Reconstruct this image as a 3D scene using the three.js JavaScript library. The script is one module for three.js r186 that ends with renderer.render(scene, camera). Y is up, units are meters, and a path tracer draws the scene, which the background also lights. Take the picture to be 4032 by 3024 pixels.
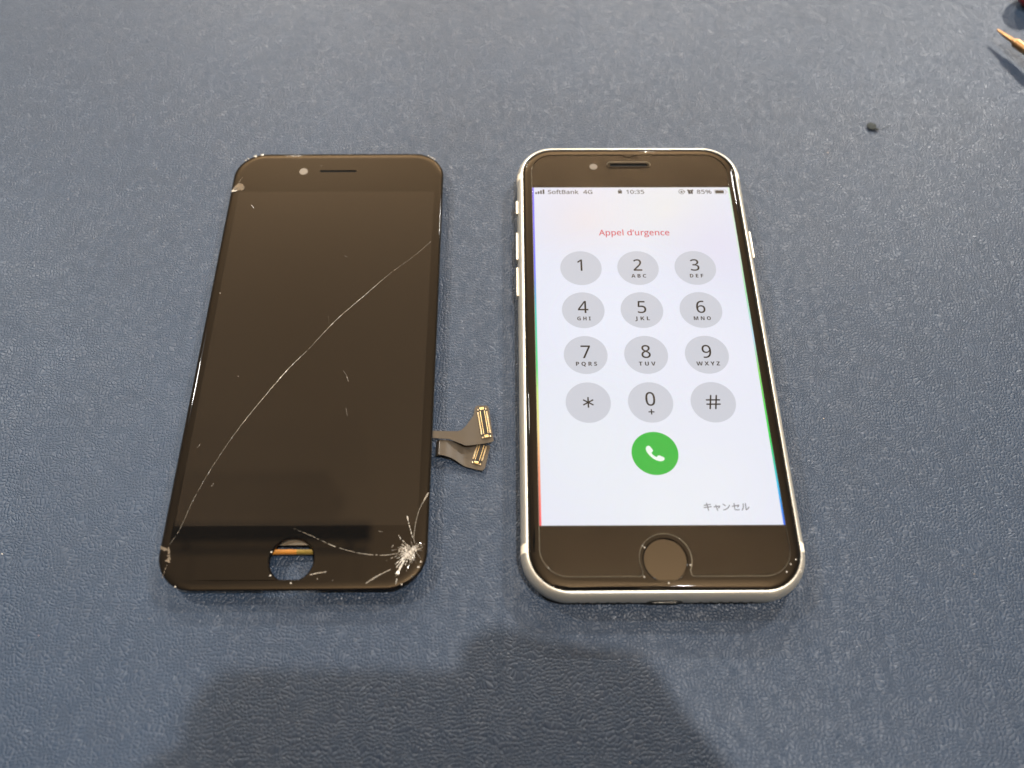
import * as THREE from 'three';
import { mergeGeometries, mergeVertices, toCreasedNormals } from 'three/addons/utils/BufferGeometryUtils.js';
import { RoundedBoxGeometry } from 'three/addons/geometries/RoundedBoxGeometry.js';
import { MarchingCubes } from 'three/addons/objects/MarchingCubes.js';
import { ImprovedNoise } from 'three/addons/math/ImprovedNoise.js';

// ---------------------------------------------------------------- camera, light, exposure
const scene = new THREE.Scene();
scene.background = new THREE.Color(0x000000);
const MM = 0.001;
const CAM = new THREE.Vector3(-36.67, 196.08, 114.49).multiplyScalar(MM);
const FWD = new THREE.Vector3(0.00539, -0.88245, -0.47038).normalize();
const UPV = new THREE.Vector3(0.00276, 0.47039, -0.88245).normalize();
const camera = new THREE.PerspectiveCamera(49.83, 4 / 3, 0.02, 30);
camera.position.copy(CAM);
camera.up.copy(UPV);
camera.lookAt(CAM.clone().add(FWD));
camera.focus = 0.222;
camera.userData.fStop = 9;
scene.add(camera);

const renderer = new THREE.WebGLRenderer({ antialias: true });
renderer.toneMapping = THREE.LinearToneMapping;
renderer.toneMappingExposure = 1.0;
renderer.shadowMap.enabled = true;

// lamps outside the frame; two shaded pendants and four bare bulbs that light the ceiling too; farthest two added to brighten it and the mat
const LAMPS = [
  { at: [0.356, 1.7, 0.265], power: 11.0, color: [0.98, 0.97, 0.95], label: 'small bare pendant bulb hanging almost straight above the lit phone' },
  { at: [-1.5, 1.7, -1.07], power: 13.0, size: 60, shade: true, color: [1.0, 0.97, 0.92], label: 'pendant lamp with an added shade, hanging beyond the cracked panel side of the desk' },
  { at: [1.33, 1.7, -1.84], power: 22.0, size: 60, shade: true, color: [1.0, 0.97, 0.92], label: 'pendant lamp with an added shade, hanging beyond the screwdriver side of the desk' },
  { at: [-0.9, 1.6, -2.9], power: 20.0, color: [1.0, 0.95, 0.87], label: 'added farthest bare bulb on the cracked panel side, brightening ceiling and mat' },
  { at: [0.55, 1.6, -3.0], power: 20.0, color: [1.0, 0.95, 0.87], label: 'added farthest bare bulb on the lit phone side, brightening ceiling and mat' },
  { at: [-0.15, 1.7, 1.1], power: 8.0, size: 25, color: [1.0, 0.93, 0.83], label: 'round bare bulb hanging behind the person' },
];
const CEIL = 2.15;

// ---------------------------------------------------------------- helpers
let seed = 20231;
const rnd = () => { seed = (seed * 1664525 + 1013904223) >>> 0; return seed / 4294967296; };
const rr = (a, b) => a + (b - a) * rnd();
const lerp = (a, b, t) => a + (b - a) * t;
const clamp = (v, a, b) => Math.min(b, Math.max(a, v));
const smooth = (a, b, v) => { const t = clamp((v - a) / (b - a), 0, 1); return t * t * (3 - 2 * t); };
const perlin = new ImprovedNoise();
const used = {};
function numbered(name) { const n = used[name] = (used[name] ?? -1) + 1; return n ? `${name}_${String(n).padStart(3, '0')}` : name; }
function shadows(o) { o.castShadow = true; o.receiveShadow = true; return o; }
function mesh(name, geo, mat, parent, label) {           // geometry in millimetres, in the parent's axes
  geo.scale(MM, MM, MM);
  const m = shadows(new THREE.Mesh(geo, mat));
  m.name = parent === scene ? numbered(name) : name;
  if (label) m.userData.label = label;
  parent.add(m);
  return m;
}
function thing(name, label, category, [x, y, z] = [0, 0, 0], turn = 0) {
  const g = new THREE.Group();
  g.name = numbered(name); g.position.set(x * MM, y * MM, z * MM); g.rotation.y = turn;
  g.userData = { label, category };
  scene.add(g);
  return g;
}
function structure(name, geo, mat, label) {
  const m = shadows(new THREE.Mesh(geo, mat)); m.name = name;
  m.userData = { kind: 'structure', label };
  scene.add(m);
  return m;
}
const std = (o) => new THREE.MeshPhysicalMaterial(o);
const lin = (r, g, b) => new THREE.Color().setRGB(r, g, b);

// outline of a rounded rectangle in x, z
function ring(hw, hh, r, n = 18) {
  const p = [];
  for (const [cx, cz, a0] of [[1, 1, 0], [-1, 1, 1], [-1, -1, 2], [1, -1, 3]])
    for (let i = 0; i <= n; i++) {
      const a = (a0 + i / n) * Math.PI / 2;
      p.push([cx * (hw - r) + r * Math.cos(a), cz * (hh - r) + r * Math.sin(a)]);
    }
  return p;
}
const circle = (cx, cz, r, n = 72) => Array.from({ length: n }, (_, i) => [cx + r * Math.cos(i / n * 2 * Math.PI), cz + r * Math.sin(i / n * 2 * Math.PI)]);
function capsuleRing(cx, cz, half, r, n = 12) {
  const p = [];
  for (let i = 0; i <= n; i++) { const a = -Math.PI / 2 + i / n * Math.PI; p.push([cx + half - r + r * Math.cos(a), cz + r * Math.sin(a)]); }
  for (let i = 0; i <= n; i++) { const a = Math.PI / 2 + i / n * Math.PI; p.push([cx - half + r + r * Math.cos(a), cz + r * Math.sin(a)]); }
  return p;
}
// wall through a list of outlines with heights; the first is the lowest
function loft(sections, crease) {
  const n = sections[0].pts.length, pos = [], idx = [];
  for (const s of sections) for (const [x, z] of s.pts) pos.push(x, s.y, z);
  for (let i = 0; i < sections.length - 1; i++) for (let j = 0; j < n; j++) {
    const a = i * n + j, b = i * n + (j + 1) % n, c = a + n, d = b + n;
    idx.push(a, c, b, b, c, d);
  }
  let g = new THREE.BufferGeometry();
  g.setAttribute('position', new THREE.Float32BufferAttribute(pos, 3));
  g.setIndex(idx); g.computeVertexNormals();
  if (crease) g = toCreasedNormals(g, crease);
  return plain(g);
}
function plain(g) { const h = g.index ? g.toNonIndexed() : g; for (const k of Object.keys(h.attributes)) if (!['position', 'normal'].includes(k)) h.deleteAttribute(k); return h; }
function cap(outline, y, holes = [], down = false) {
  const sh = new THREE.Shape(outline.map(([x, z]) => new THREE.Vector2(x, -z)));
  for (const h of holes) sh.holes.push(new THREE.Path(h.map(([x, z]) => new THREE.Vector2(x, -z))));
  const g = new THREE.ShapeGeometry(sh); g.rotateX(-Math.PI / 2); g.translate(0, y, 0);
  const h = plain(g);
  if (down) { const p = h.attributes.position.array; for (let i = 0; i < p.length; i += 9) for (let k = 0; k < 3; k++) { const t = p[i + 3 + k]; p[i + 3 + k] = p[i + 6 + k]; p[i + 6 + k] = t; } h.computeVertexNormals(); }
  return h;
}
const join = (...g) => mergeGeometries(g.map(plain));
const rrSections = (hw, hh, r, list) => list.map(([inset, y]) => ({ y, pts: ring(hw - inset, hh - inset, Math.max(0.3, r - inset)) }));
const boxAt = (w, h, d, x, y, z, r = 0.1) => { const g = new RoundedBoxGeometry(w, h, d, 2, Math.min(r, w / 2.01, h / 2.01, d / 2.01)); g.translate(x, y, z); return plain(g); };

// ---------------------------------------------------------------- textures
function noiseTile(size, cells, s) {                    // tileable value noise, 0..1
  const g = new Float32Array(cells * cells); for (let i = 0; i < g.length; i++) g[i] = s();
  return (u, v) => {
    const x = u * cells, y = v * cells, x0 = Math.floor(x), y0 = Math.floor(y), fx = x - x0, fy = y - y0;
    const sx = fx * fx * (3 - 2 * fx), sy = fy * fy * (3 - 2 * fy), w = (i) => ((i % cells) + cells) % cells;
    const a = g[w(y0) * cells + w(x0)], b = g[w(y0) * cells + w(x0 + 1)], c = g[w(y0 + 1) * cells + w(x0)], d = g[w(y0 + 1) * cells + w(x0 + 1)];
    return lerp(lerp(a, b, sx), lerp(c, d, sx), sy);
  };
}
function dataTex(size, fn, srgb) {
  const d = new Uint8Array(size * size * 4);
  for (let j = 0; j < size; j++) for (let i = 0; i < size; i++) {
    const c = fn((i + 0.5) / size, (j + 0.5) / size), o = (j * size + i) * 4;
    const [r, g, b] = Array.isArray(c) ? c : [c, c, c];
    d[o] = clamp(r, 0, 1) * 255; d[o + 1] = clamp(g, 0, 1) * 255; d[o + 2] = clamp(b, 0, 1) * 255; d[o + 3] = 255;
  }
  const t = new THREE.DataTexture(d, size, size);
  t.wrapS = t.wrapT = THREE.RepeatWrapping; t.magFilter = THREE.LinearFilter; t.minFilter = THREE.LinearMipmapLinearFilter; t.generateMipmaps = true;
  if (srgb) t.colorSpace = THREE.SRGBColorSpace;
  t.needsUpdate = true;
  return t;
}
// pebbled leather: rounded grains with creases between them, some runs of creases deeper than others
const LEATHER_MM = 88;
function leatherHeight(size) {
  const cells = 100, px = new Float32Array(cells * cells), py = new Float32Array(cells * cells), top = new Float32Array(cells * cells);
  for (let i = 0; i < px.length; i++) { px[i] = rr(0.1, 0.9); py[i] = rr(0.1, 0.9); top[i] = rnd(); }
  const w1 = noiseTile(size, 40, rnd), w2 = noiseTile(size, 40, rnd), n1 = noiseTile(size, 220, rnd), n2 = noiseTile(size, 420, rnd), deep = noiseTile(size, 26, rnd), broad = noiseTile(size, 9, rnd);
  return dataTex(size, (u, v) => {
    const x = u * cells + (w1(u, v) - 0.5) * 1.6, y = v * cells + (w2(u, v) - 0.5) * 1.6, cx = Math.floor(x), cy = Math.floor(y);
    let f1 = 9, f2 = 9, id = 0;
    for (let j = -1; j <= 1; j++) for (let i = -1; i <= 1; i++) {
      const gx = cx + i, gy = cy + j, k = (((gy % cells) + cells) % cells) * cells + (((gx % cells) + cells) % cells);
      const dx = gx + px[k] - x, dy = gy + py[k] - y, d = Math.sqrt(dx * dx + dy * dy);
      if (d < f1) { f2 = f1; f1 = d; id = k; } else if (d < f2) f2 = d;
    }
    const edge = smooth(-0.02, 0.4, f2 - f1), dome = 1 - 0.5 * f1 * f1;
    return 0.1 + (0.6 + 0.14 * deep(u, v)) * edge * dome + 0.05 * top[id] * edge + 0.1 * n1(u, v) + 0.06 * n2(u, v) + 0.02 * broad(u, v);
  });
}
const leatherBump = leatherHeight(2048);
const mottle = (() => {                                   // slow, faint change of dye over the hide
  const a = noiseTile(512, 5, rnd), b = noiseTile(512, 17, rnd), c = noiseTile(512, 90, rnd);
  return dataTex(512, (u, v) => { const k = 0.9 + 0.04 * (a(u, v) - 0.5) * 2 + 0.02 * (b(u, v) - 0.5) * 2 + 0.04 * (c(u, v) - 0.5) * 2; return [k * 0.97, k * 0.98, k]; });
})();
const wear = (() => {
  const a = noiseTile(512, 7, rnd), b = noiseTile(512, 60, rnd), c = noiseTile(512, 230, rnd);
  return dataTex(512, (u, v) => { const k = 0.72 + 0.06 * (a(u, v) - 0.5) + 0.06 * (b(u, v) - 0.5) + 0.3 * (c(u, v) - 0.5); return [k, k, k]; });
})();
const rep = (t, r) => { const c = t.clone(); c.repeat.set(r, r); c.needsUpdate = true; return c; };

// ---------------------------------------------------------------- materials
const M = {
  leather: std({ color: lin(0.0048, 0.0180, 0.0405), map: rep(mottle, 1 / 0.31), roughness: 0.68, roughnessMap: rep(wear, 1 / 0.047), bumpMap: rep(leatherBump, 1000 / LEATHER_MM), bumpScale: 0.00016, specularIntensity: 0.9 }),
  ceiling: std({ color: lin(0.52, 0.335, 0.17), roughness: 0.8 }),
  wall: std({ color: lin(0.16, 0.14, 0.12), roughness: 0.9 }),
  rail: std({ color: lin(0.004, 0.004, 0.004), roughness: 0.9 }),
  conduit: std({ color: lin(0.05, 0.045, 0.04), roughness: 0.8 }),
  cord: std({ color: lin(0.02, 0.02, 0.02), roughness: 0.6 }),
  blackGlass: std({ color: lin(0.003, 0.0028, 0.0026), roughness: 0.012, ior: 1.52 }),
  deadScreen: std({ color: lin(0.0085, 0.007, 0.0055), roughness: 0.03, ior: 1.52 }),
  blackPlastic: std({ color: lin(0.006, 0.006, 0.006), roughness: 0.35 }),
  slot: std({ color: lin(0.004, 0.006, 0.007), roughness: 0.9 }),
  mesh: std({ color: lin(0.03, 0.04, 0.04), roughness: 0.7 }),
  lens: std({ color: lin(0.085, 0.072, 0.053), roughness: 0.35 }),
  lensDim: std({ color: lin(0.075, 0.067, 0.055), roughness: 0.3 }),
  alu: std({ color: lin(0.60, 0.575, 0.5), roughness: 0.4, metalness: 0.78 }),
  antenna: std({ color: lin(0.78, 0.70, 0.56), roughness: 0.5 }),
  gasket: std({ color: lin(0.004, 0.004, 0.004), roughness: 0.5 }),
  sapphire: std({ color: lin(0.004, 0.0035, 0.003), roughness: 0.04, ior: 2.0 }),
  protector: std({ color: lin(1, 1, 1), roughness: 0.0, transmission: 1, thickness: 0, ior: 1.5, specularIntensity: 0.14 }),
  shard: std({ color: lin(0.33, 0.31, 0.27), roughness: 0.18, specularIntensity: 1 }),
  glint: std({ color: lin(0.6, 0.59, 0.56), roughness: 0.15 }),  // paler glass colour that carries the glint of the long crack
  splinter: std({ color: lin(0.17, 0.155, 0.13), roughness: 0.12 }),
  hairline: std({ color: lin(0.075, 0.065, 0.055), roughness: 0.12 }),
  chip: std({ color: lin(0.085, 0.07, 0.052), roughness: 0.1 }),
  groundEdge: std({ color: lin(0.28, 0.25, 0.19), roughness: 0.4 }),
  steel: std({ color: lin(0.13, 0.12, 0.10), roughness: 0.35, metalness: 1 }),
  amber: std({ color: lin(0.30, 0.125, 0.02), roughness: 0.3 }),
  olive: std({ color: lin(0.17, 0.12, 0.025), roughness: 0.3 }),
  flex: std({ color: lin(0.045, 0.037, 0.027), roughness: 0.3, specularIntensity: 1 }),
  gold: std({ color: lin(0.9, 0.70, 0.34), roughness: 0.28, metalness: 1 }),
  goldPale: std({ color: lin(0.95, 0.80, 0.52), roughness: 0.3, metalness: 1 }),
  brass: std({ color: lin(0.36, 0.205, 0.095), roughness: 0.34, metalness: 1 }),
  red: std({ color: lin(0.24, 0.012, 0.02), roughness: 0.35 }),
  fleck: std({ color: lin(0.006, 0.011, 0.011), roughness: 0.85 }),
  dust: std({ color: lin(0.75, 0.72, 0.66), roughness: 0.8 }),
  skin: std({ color: lin(0.48, 0.29, 0.2), roughness: 0.6 }),
  sleeve: std({ color: lin(0.03, 0.03, 0.035), roughness: 0.9 }),
  nail: std({ color: lin(0.6, 0.4, 0.32), roughness: 0.3 }),
};

// ---------------------------------------------------------------- setting: desk mat, ceiling with lamps
{
  const W = 1500, D = 1200, g = new THREE.PlaneGeometry(W, D, 150, 120);
  g.rotateX(-Math.PI / 2);
  const p = g.attributes.position, uv = g.attributes.uv;
  for (let i = 0; i < p.count; i++) {
    const x = p.getX(i), z = p.getZ(i);
    p.setY(i, 0.16 * perlin.noise(x / 60, z / 60, 3.1) + 0.03 * perlin.noise(x / 19, z / 19, 7.7) - 0.09);
    uv.setXY(i, x * MM, -z * MM);
  }
  g.computeVertexNormals(); g.scale(MM, MM, MM);
  structure('desk_mat', g, M.leather, 'navy blue pebbled leather desk mat');
  const t = new THREE.BoxGeometry(1.5, 0.03, 1.2); t.translate(0, -0.018, 0);
  structure('desk_top', t, M.wall, 'desk top under the leather mat');
}
{
  const c = new THREE.BoxGeometry(7, 0.1, 8); c.translate(0, CEIL + 0.05, -0.8);
  structure('ceiling', c, M.ceiling, 'warm brown ceiling mirrored in the black glass');
  for (const [x, z, w, d, n] of [[0, -4.85, 7, 0.1, 'wall_far'], [0, 3.25, 7, 0.1, 'wall_near'], [-3.55, -0.8, 0.1, 8.2, 'wall_left'], [3.55, -0.8, 0.1, 8.2, 'wall_right']]) {
    const g = new THREE.BoxGeometry(w, CEIL + 0.8, d); g.translate(x, (CEIL - 0.8) / 2 - 0.002, z);
    structure(n, g, M.wall, 'plain warm grey wall');
  }
}
for (const L of LAMPS) {
  const [x, y, z] = L.at.map((v) => v * 1000);
  const t = thing('pendant_lamp', L.label, 'lamp', [x, y, z]);
  const bulbMat = std({ color: lin(0.9, 0.9, 0.88), roughness: 0.3, emissive: lin(...L.color), emissiveIntensity: 60 });
  const lathe = (pts, n = 32) => new THREE.LatheGeometry(pts.map(([r, h]) => new THREE.Vector2(r, h)), n);
  const B = (L.size ?? 18) / 18, up = 26 * (B - 1);       // pear-shaped bulb, neck into the socket
  mesh('bulb', lathe([[0, -18 * B], [7 * B, -17 * B], [13 * B, -12.5 * B], [17 * B, -5 * B], [18 * B, 0], [17 * B, 6 * B], [13 * B, 13 * B], [9 * B, 19 * B], [8.5, 26 * B]]), bulbMat, t);
  mesh('socket', lathe([[0, 60 + up], [9, 59 + up], [13, 52 + up], [13, 22 + up], [0, 22 + up]], 24), M.cord, t);
  if (L.shade) mesh('shade', lathe([[12, 54], [30, 48], [58, 18], [76, -12], [77, -12], [59, 19], [31, 50], [12, 56]].map(([r, h]) => [12 + (r - 12) * (1 + 0.5 * (B - 1)), h > 40 ? h + up : h * B]), 48), M.cord, t);  // added to keep these two lamps from lighting the ceiling
  const len = CEIL * 1000 - y - 58 - up, cg = new THREE.CylinderGeometry(2.5, 2.5, len, 10); cg.translate(0, 58 + up + len / 2, 0);
  mesh('cord', cg, M.cord, t);
  const light = L.shade ? new THREE.SpotLight(lin(...L.color), L.power, 0, 1.2, 0.15, 2) : new THREE.PointLight(lin(...L.color), L.power, 0, 2);
  light.name = 'bulb_light'; light.castShadow = true; light.shadow.radius = L.size ? L.size / 20 : 0.8;
  if (L.shade) { light.target.position.set(L.at[0], 0, L.at[2]); scene.add(light.target); }
  light.position.copy(t.position); scene.add(light);
}
{
  const t = thing('ceiling_rail', 'short black rail fixed under the brown ceiling', 'rail', [-715, CEIL * 1000 - 62, -622]);
  mesh('rail_bar', boxAt(575, 30, 50, 0, 0, 0, 3), M.rail, t);
  mesh('conduit', boxAt(560, 14, 13, 5, 0, 52, 3), M.conduit, t, 'thin grey conduit beside the rail');
  for (const x of [-230, 230]) { const g = new THREE.CylinderGeometry(6, 6, 48, 12); g.translate(x, 38, 0); mesh('rail_mount', g, M.rail, t); mesh('bracket', boxAt(12, 4, 44, x, -2, 32, 1), M.conduit, t); }
}

// ---------------------------------------------------------------- the phone that is switched on
const SCREEN = [29.2, 52];
function screenCanvas() {
  const S = 18, W = Math.round(58.4 * S), H = Math.round(104 * S);
  const cv = document.createElement('canvas'); cv.width = W; cv.height = H;
  const c = cv.getContext('2d');
  const X = (x) => (x + 29.2) * S, Y = (z) => (z + 52) * S;
  c.fillStyle = '#e4e8f7'; c.fillRect(0, 0, W, H);
  for (const [x, z, r, col] of [[-22, -46, 26, '226,229,246'], [-14, -40, 18, '236,230,234'], [10, -44, 24, '236,236,236'], [24, -30, 20, '228,226,244'], [-8, -4, 34, '236,240,252'], [18, 8, 30, '236,238,250'], [-16, 30, 30, '234,239,246'], [14, 40, 30, '236,239,248'], [0, 51, 26, '234,239,246']]) {
    const g = c.createRadialGradient(X(x), Y(z), 0, X(x), Y(z), r * S);
    g.addColorStop(0, `rgba(${col},0.9)`); g.addColorStop(1, `rgba(${col},0)`);
    c.fillStyle = g; c.fillRect(0, 0, W, H);
  }
  // one line of writing: left or middle at x, base line at z, cap size and full width in millimetres
  const text = (s, x, z, mm, font, col, align, width, spacing = 0, fat = 0.05) => {
    c.save(); c.font = `${font}${mm * S}px sans-serif`; c.textAlign = 'left'; c.textBaseline = 'alphabetic'; c.fillStyle = c.strokeStyle = col; c.lineWidth = fat * S; c.lineJoin = 'round';
    const ws = [...s].map((ch) => c.measureText(ch).width + spacing * S), tot = (spacing ? ws.reduce((a, b) => a + b, 0) - spacing * S : c.measureText(s).width), k = width ? width * S / tot : 1;
    c.translate(X(x) - (align === 'center' ? tot * k / 2 : 0), Y(z)); c.scale(k, 1);
    const put = (t, px) => { c.fillText(t, px, 0); if (fat) c.strokeText(t, px, 0); };
    if (!spacing) put(s, 0); else { let px = 0; [...s].forEach((ch, i) => { put(ch, px); px += ws[i]; }); }
    c.restore();
  };
  // status bar
  const grey = '#54524f';
  for (let i = 0; i < 4; i++) { const h = 0.62 + 0.36 * i; c.fillStyle = '#3f3d3a'; c.fillRect(X(-28.3 + 0.72 * i), Y(-49.55 - h), 0.46 * S, h * S); }
  text('SoftBank', -24.7, -49.55, 2.05, '', grey, 'left', 9.1);
  text('4G', -14.2, -49.55, 2.05, '', grey, 'left', 2.85);
  text('10:35', 1.15, -49.55, 2.05, '', grey, 'center', 5.5);
  text('85%', 19.3, -49.55, 2.05, '', grey, 'left', 4.5);
  c.fillStyle = '#4a4845'; c.fillRect(X(-3.9), Y(-50.75), 1.15 * S, 1.05 * S);
  c.strokeStyle = '#4a4845'; c.lineWidth = 0.2 * S; c.beginPath(); c.arc(X(-3.32), Y(-50.75), 0.36 * S, Math.PI, 0); c.stroke();
  c.strokeStyle = grey; c.lineWidth = 0.17 * S; c.beginPath(); c.arc(X(14.9), Y(-50.3), 0.8 * S, 0.5, Math.PI * 2 - 0.25); c.stroke();
  c.fillStyle = grey; c.fillRect(X(14.6), Y(-50.45), 0.6 * S, 0.5 * S); c.beginPath(); c.arc(X(14.9), Y(-50.45), 0.2 * S, Math.PI, 0); c.fill();
  c.beginPath(); c.moveTo(X(15.35), Y(-50.5)); c.lineTo(X(16.05), Y(-50.5)); c.lineTo(X(15.7), Y(-49.95)); c.fill();
  c.fillStyle = '#45423f'; c.beginPath(); c.arc(X(17.5), Y(-50.25), 0.72 * S, 0, 7); c.fill();
  for (const s of [-1, 1]) { c.beginPath(); c.arc(X(17.5 + s * 0.62), Y(-50.85), 0.3 * S, 0, 7); c.fill(); c.fillRect(X(17.5 + s * 0.5 - 0.15), Y(-49.85), 0.3 * S, 0.4 * S); }
  c.strokeStyle = '#c9c9cc'; c.lineWidth = 0.13 * S; c.beginPath(); c.moveTo(X(17.5), Y(-50.65)); c.lineTo(X(17.5), Y(-50.2)); c.lineTo(X(17.8), Y(-50.0)); c.stroke();
  c.strokeStyle = '#b9b6b2'; c.lineWidth = 0.14 * S; c.beginPath(); c.roundRect(X(24.6), Y(-51.05), 3.4 * S, 1.6 * S, 0.4 * S); c.stroke();
  c.fillStyle = '#46433f'; c.beginPath(); c.roundRect(X(24.85), Y(-50.8), 2.55 * S, 1.1 * S, 0.2 * S); c.fill();
  c.fillStyle = '#b9b6b2'; c.beginPath(); c.arc(X(28.12), Y(-50.25), 0.3 * S, -1.2, 1.2); c.fill();
  // title
  text('Appel d\u2019urgence', -0.2, -34.25, 2.75, '', '#d25a66', 'center', 20.3);
  // keys
  const keys = [['1', ''], ['2', 'ABC'], ['3', 'DEF'], ['4', 'GHI'], ['5', 'JKL'], ['6', 'MNO'], ['7', 'PQRS'], ['8', 'TUV'], ['9', 'WXYZ'], ['*', ''], ['0', '+'], ['#', '']];
  keys.forEach(([d, s], i) => {
    const x = [-16.05, -0.1, 15.95][i % 3], z = [-22.8, -8.8, 5.25, 19.3][Math.floor(i / 3)];
    c.fillStyle = '#cdd0da'; c.beginPath(); c.arc(X(x), Y(z), 5.78 * S, 0, 7); c.fill();
    c.strokeStyle = c.fillStyle = '#242322'; c.lineCap = 'round';
    if (d === '*') {
      c.lineWidth = 0.36 * S;
      for (let k = 0; k < 3; k++) { const a = Math.PI / 2 + k * Math.PI / 3; c.beginPath(); c.moveTo(X(x - 1.35 * Math.cos(a)), Y(z - 1.35 * Math.sin(a))); c.lineTo(X(x + 1.35 * Math.cos(a)), Y(z + 1.35 * Math.sin(a))); c.stroke(); }
    } else if (d === '#') {
      c.lineWidth = 0.38 * S;
      for (const k of [-0.72, 0.72]) { c.beginPath(); c.moveTo(X(x + k + 0.28), Y(z - 1.85)); c.lineTo(X(x + k - 0.28), Y(z + 1.85)); c.stroke(); c.beginPath(); c.moveTo(X(x - 1.65), Y(z + k * 0.85)); c.lineTo(X(x + 1.65), Y(z + k * 0.85)); c.stroke(); }
    } else text(d, x, z + 1.0, 5.4, '', '#242322', 'center', 0, 0, 0.02);
    if (s === '+') { c.lineWidth = 0.3 * S; c.beginPath(); c.moveTo(X(x - 0.62), Y(z + 2.75)); c.lineTo(X(x + 0.62), Y(z + 2.75)); c.moveTo(X(x), Y(z + 2.13)); c.lineTo(X(x), Y(z + 3.37)); c.stroke(); } else if (s) text(s, x + 0.05, z + 3.3, 1.62, 'bold ', '#33312f', 'center', { ABC: 4.2, DEF: 3.95, GHI: 3.8, JKL: 3.85, MNO: 4.85, PQRS: 5.75, TUV: 4.4, WXYZ: 6.2 }[s], 0.4, 0);
  });
  // call key with handset
  c.fillStyle = '#35b944'; c.beginPath(); c.arc(X(-0.2), Y(33.45), 5.8 * S, 0, 7); c.fill();
  c.save(); c.translate(X(-0.2), Y(33.35)); c.scale(S, S); c.fillStyle = '#f2fbf3'; c.strokeStyle = '#f2fbf3'; c.lineCap = 'round'; c.lineJoin = 'round';
  c.beginPath(); c.moveTo(-2.05, -1.55); c.bezierCurveTo(-1.7, -2.1, -1.2, -2.0, -0.95, -1.6); c.lineTo(-0.5, -0.85); c.bezierCurveTo(-0.35, -0.5, -0.5, -0.3, -0.85, 0.0);
  c.bezierCurveTo(-0.6, 0.55, -0.15, 0.95, 0.35, 1.15); c.bezierCurveTo(0.6, 0.75, 0.85, 0.6, 1.2, 0.75); c.lineTo(2.0, 1.15); c.bezierCurveTo(2.4, 1.4, 2.35, 1.9, 1.85, 2.15);
  c.bezierCurveTo(1.0, 2.55, -0.4, 1.9, -1.25, 0.85); c.bezierCurveTo(-2.05, -0.1, -2.4, -1.0, -2.05, -1.55); c.fill(); c.restore();
  // "cancel" in katakana, drawn stroke by stroke in a 10 x 10 box for each sign
  const kana = [
    [[[1.2, 3.2], [8.6, 2.2]], [[0.8, 6.0], [9.2, 4.9]], [[4.2, 0.6], [5.7, 9.6]]],
    [[[1.6, 5.2], [8.2, 4.2], [7.6, 5.6], [6.6, 6.6]], [[3.9, 3.1], [5.2, 9.6]]],
    [[[1.4, 2.0], [3.9, 3.7]], [[1.4, 8.9], [4.0, 8.3], [6.6, 6.6], [8.9, 3.4]]],
    [[[0.8, 4.6], [8.8, 3.2], [8.2, 4.4], [6.9, 5.6]], [[3.4, 1.0], [3.4, 7.8], [3.8, 8.7], [4.8, 9.0], [8.6, 8.8]]],
    [[[2.9, 1.6], [2.9, 4.6], [2.3, 7.0], [0.9, 9.2]], [[5.6, 1.1], [5.6, 8.9], [7.4, 7.9], [9.3, 5.6]]],
  ];
  c.strokeStyle = '#6f7076'; c.lineWidth = 0.21 * S; c.lineJoin = 'round'; c.lineCap = 'round';
  kana.forEach((strokes, i) => { for (const s of strokes) { c.beginPath(); s.forEach(([a, b], k) => c[k ? 'lineTo' : 'moveTo'](X(10.2 + i * 2.26 + a * 0.205), Y(46.4 + b * 0.205))); c.stroke(); } });
  // light split by the protector edge, painted as coloured fringe down both long sides
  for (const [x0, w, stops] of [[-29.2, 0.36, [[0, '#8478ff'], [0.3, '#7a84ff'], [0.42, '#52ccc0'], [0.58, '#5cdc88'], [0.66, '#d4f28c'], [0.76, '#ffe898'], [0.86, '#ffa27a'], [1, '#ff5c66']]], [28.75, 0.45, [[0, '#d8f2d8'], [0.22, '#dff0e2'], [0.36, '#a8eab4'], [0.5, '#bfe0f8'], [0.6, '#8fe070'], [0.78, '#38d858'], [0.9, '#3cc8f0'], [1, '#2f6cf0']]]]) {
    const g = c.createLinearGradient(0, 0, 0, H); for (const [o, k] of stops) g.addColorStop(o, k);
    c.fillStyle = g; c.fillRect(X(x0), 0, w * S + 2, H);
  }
  const t = new THREE.CanvasTexture(cv); t.colorSpace = THREE.SRGBColorSpace; t.magFilter = THREE.LinearFilter; t.anisotropy = 8;
  return t;
}
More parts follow.
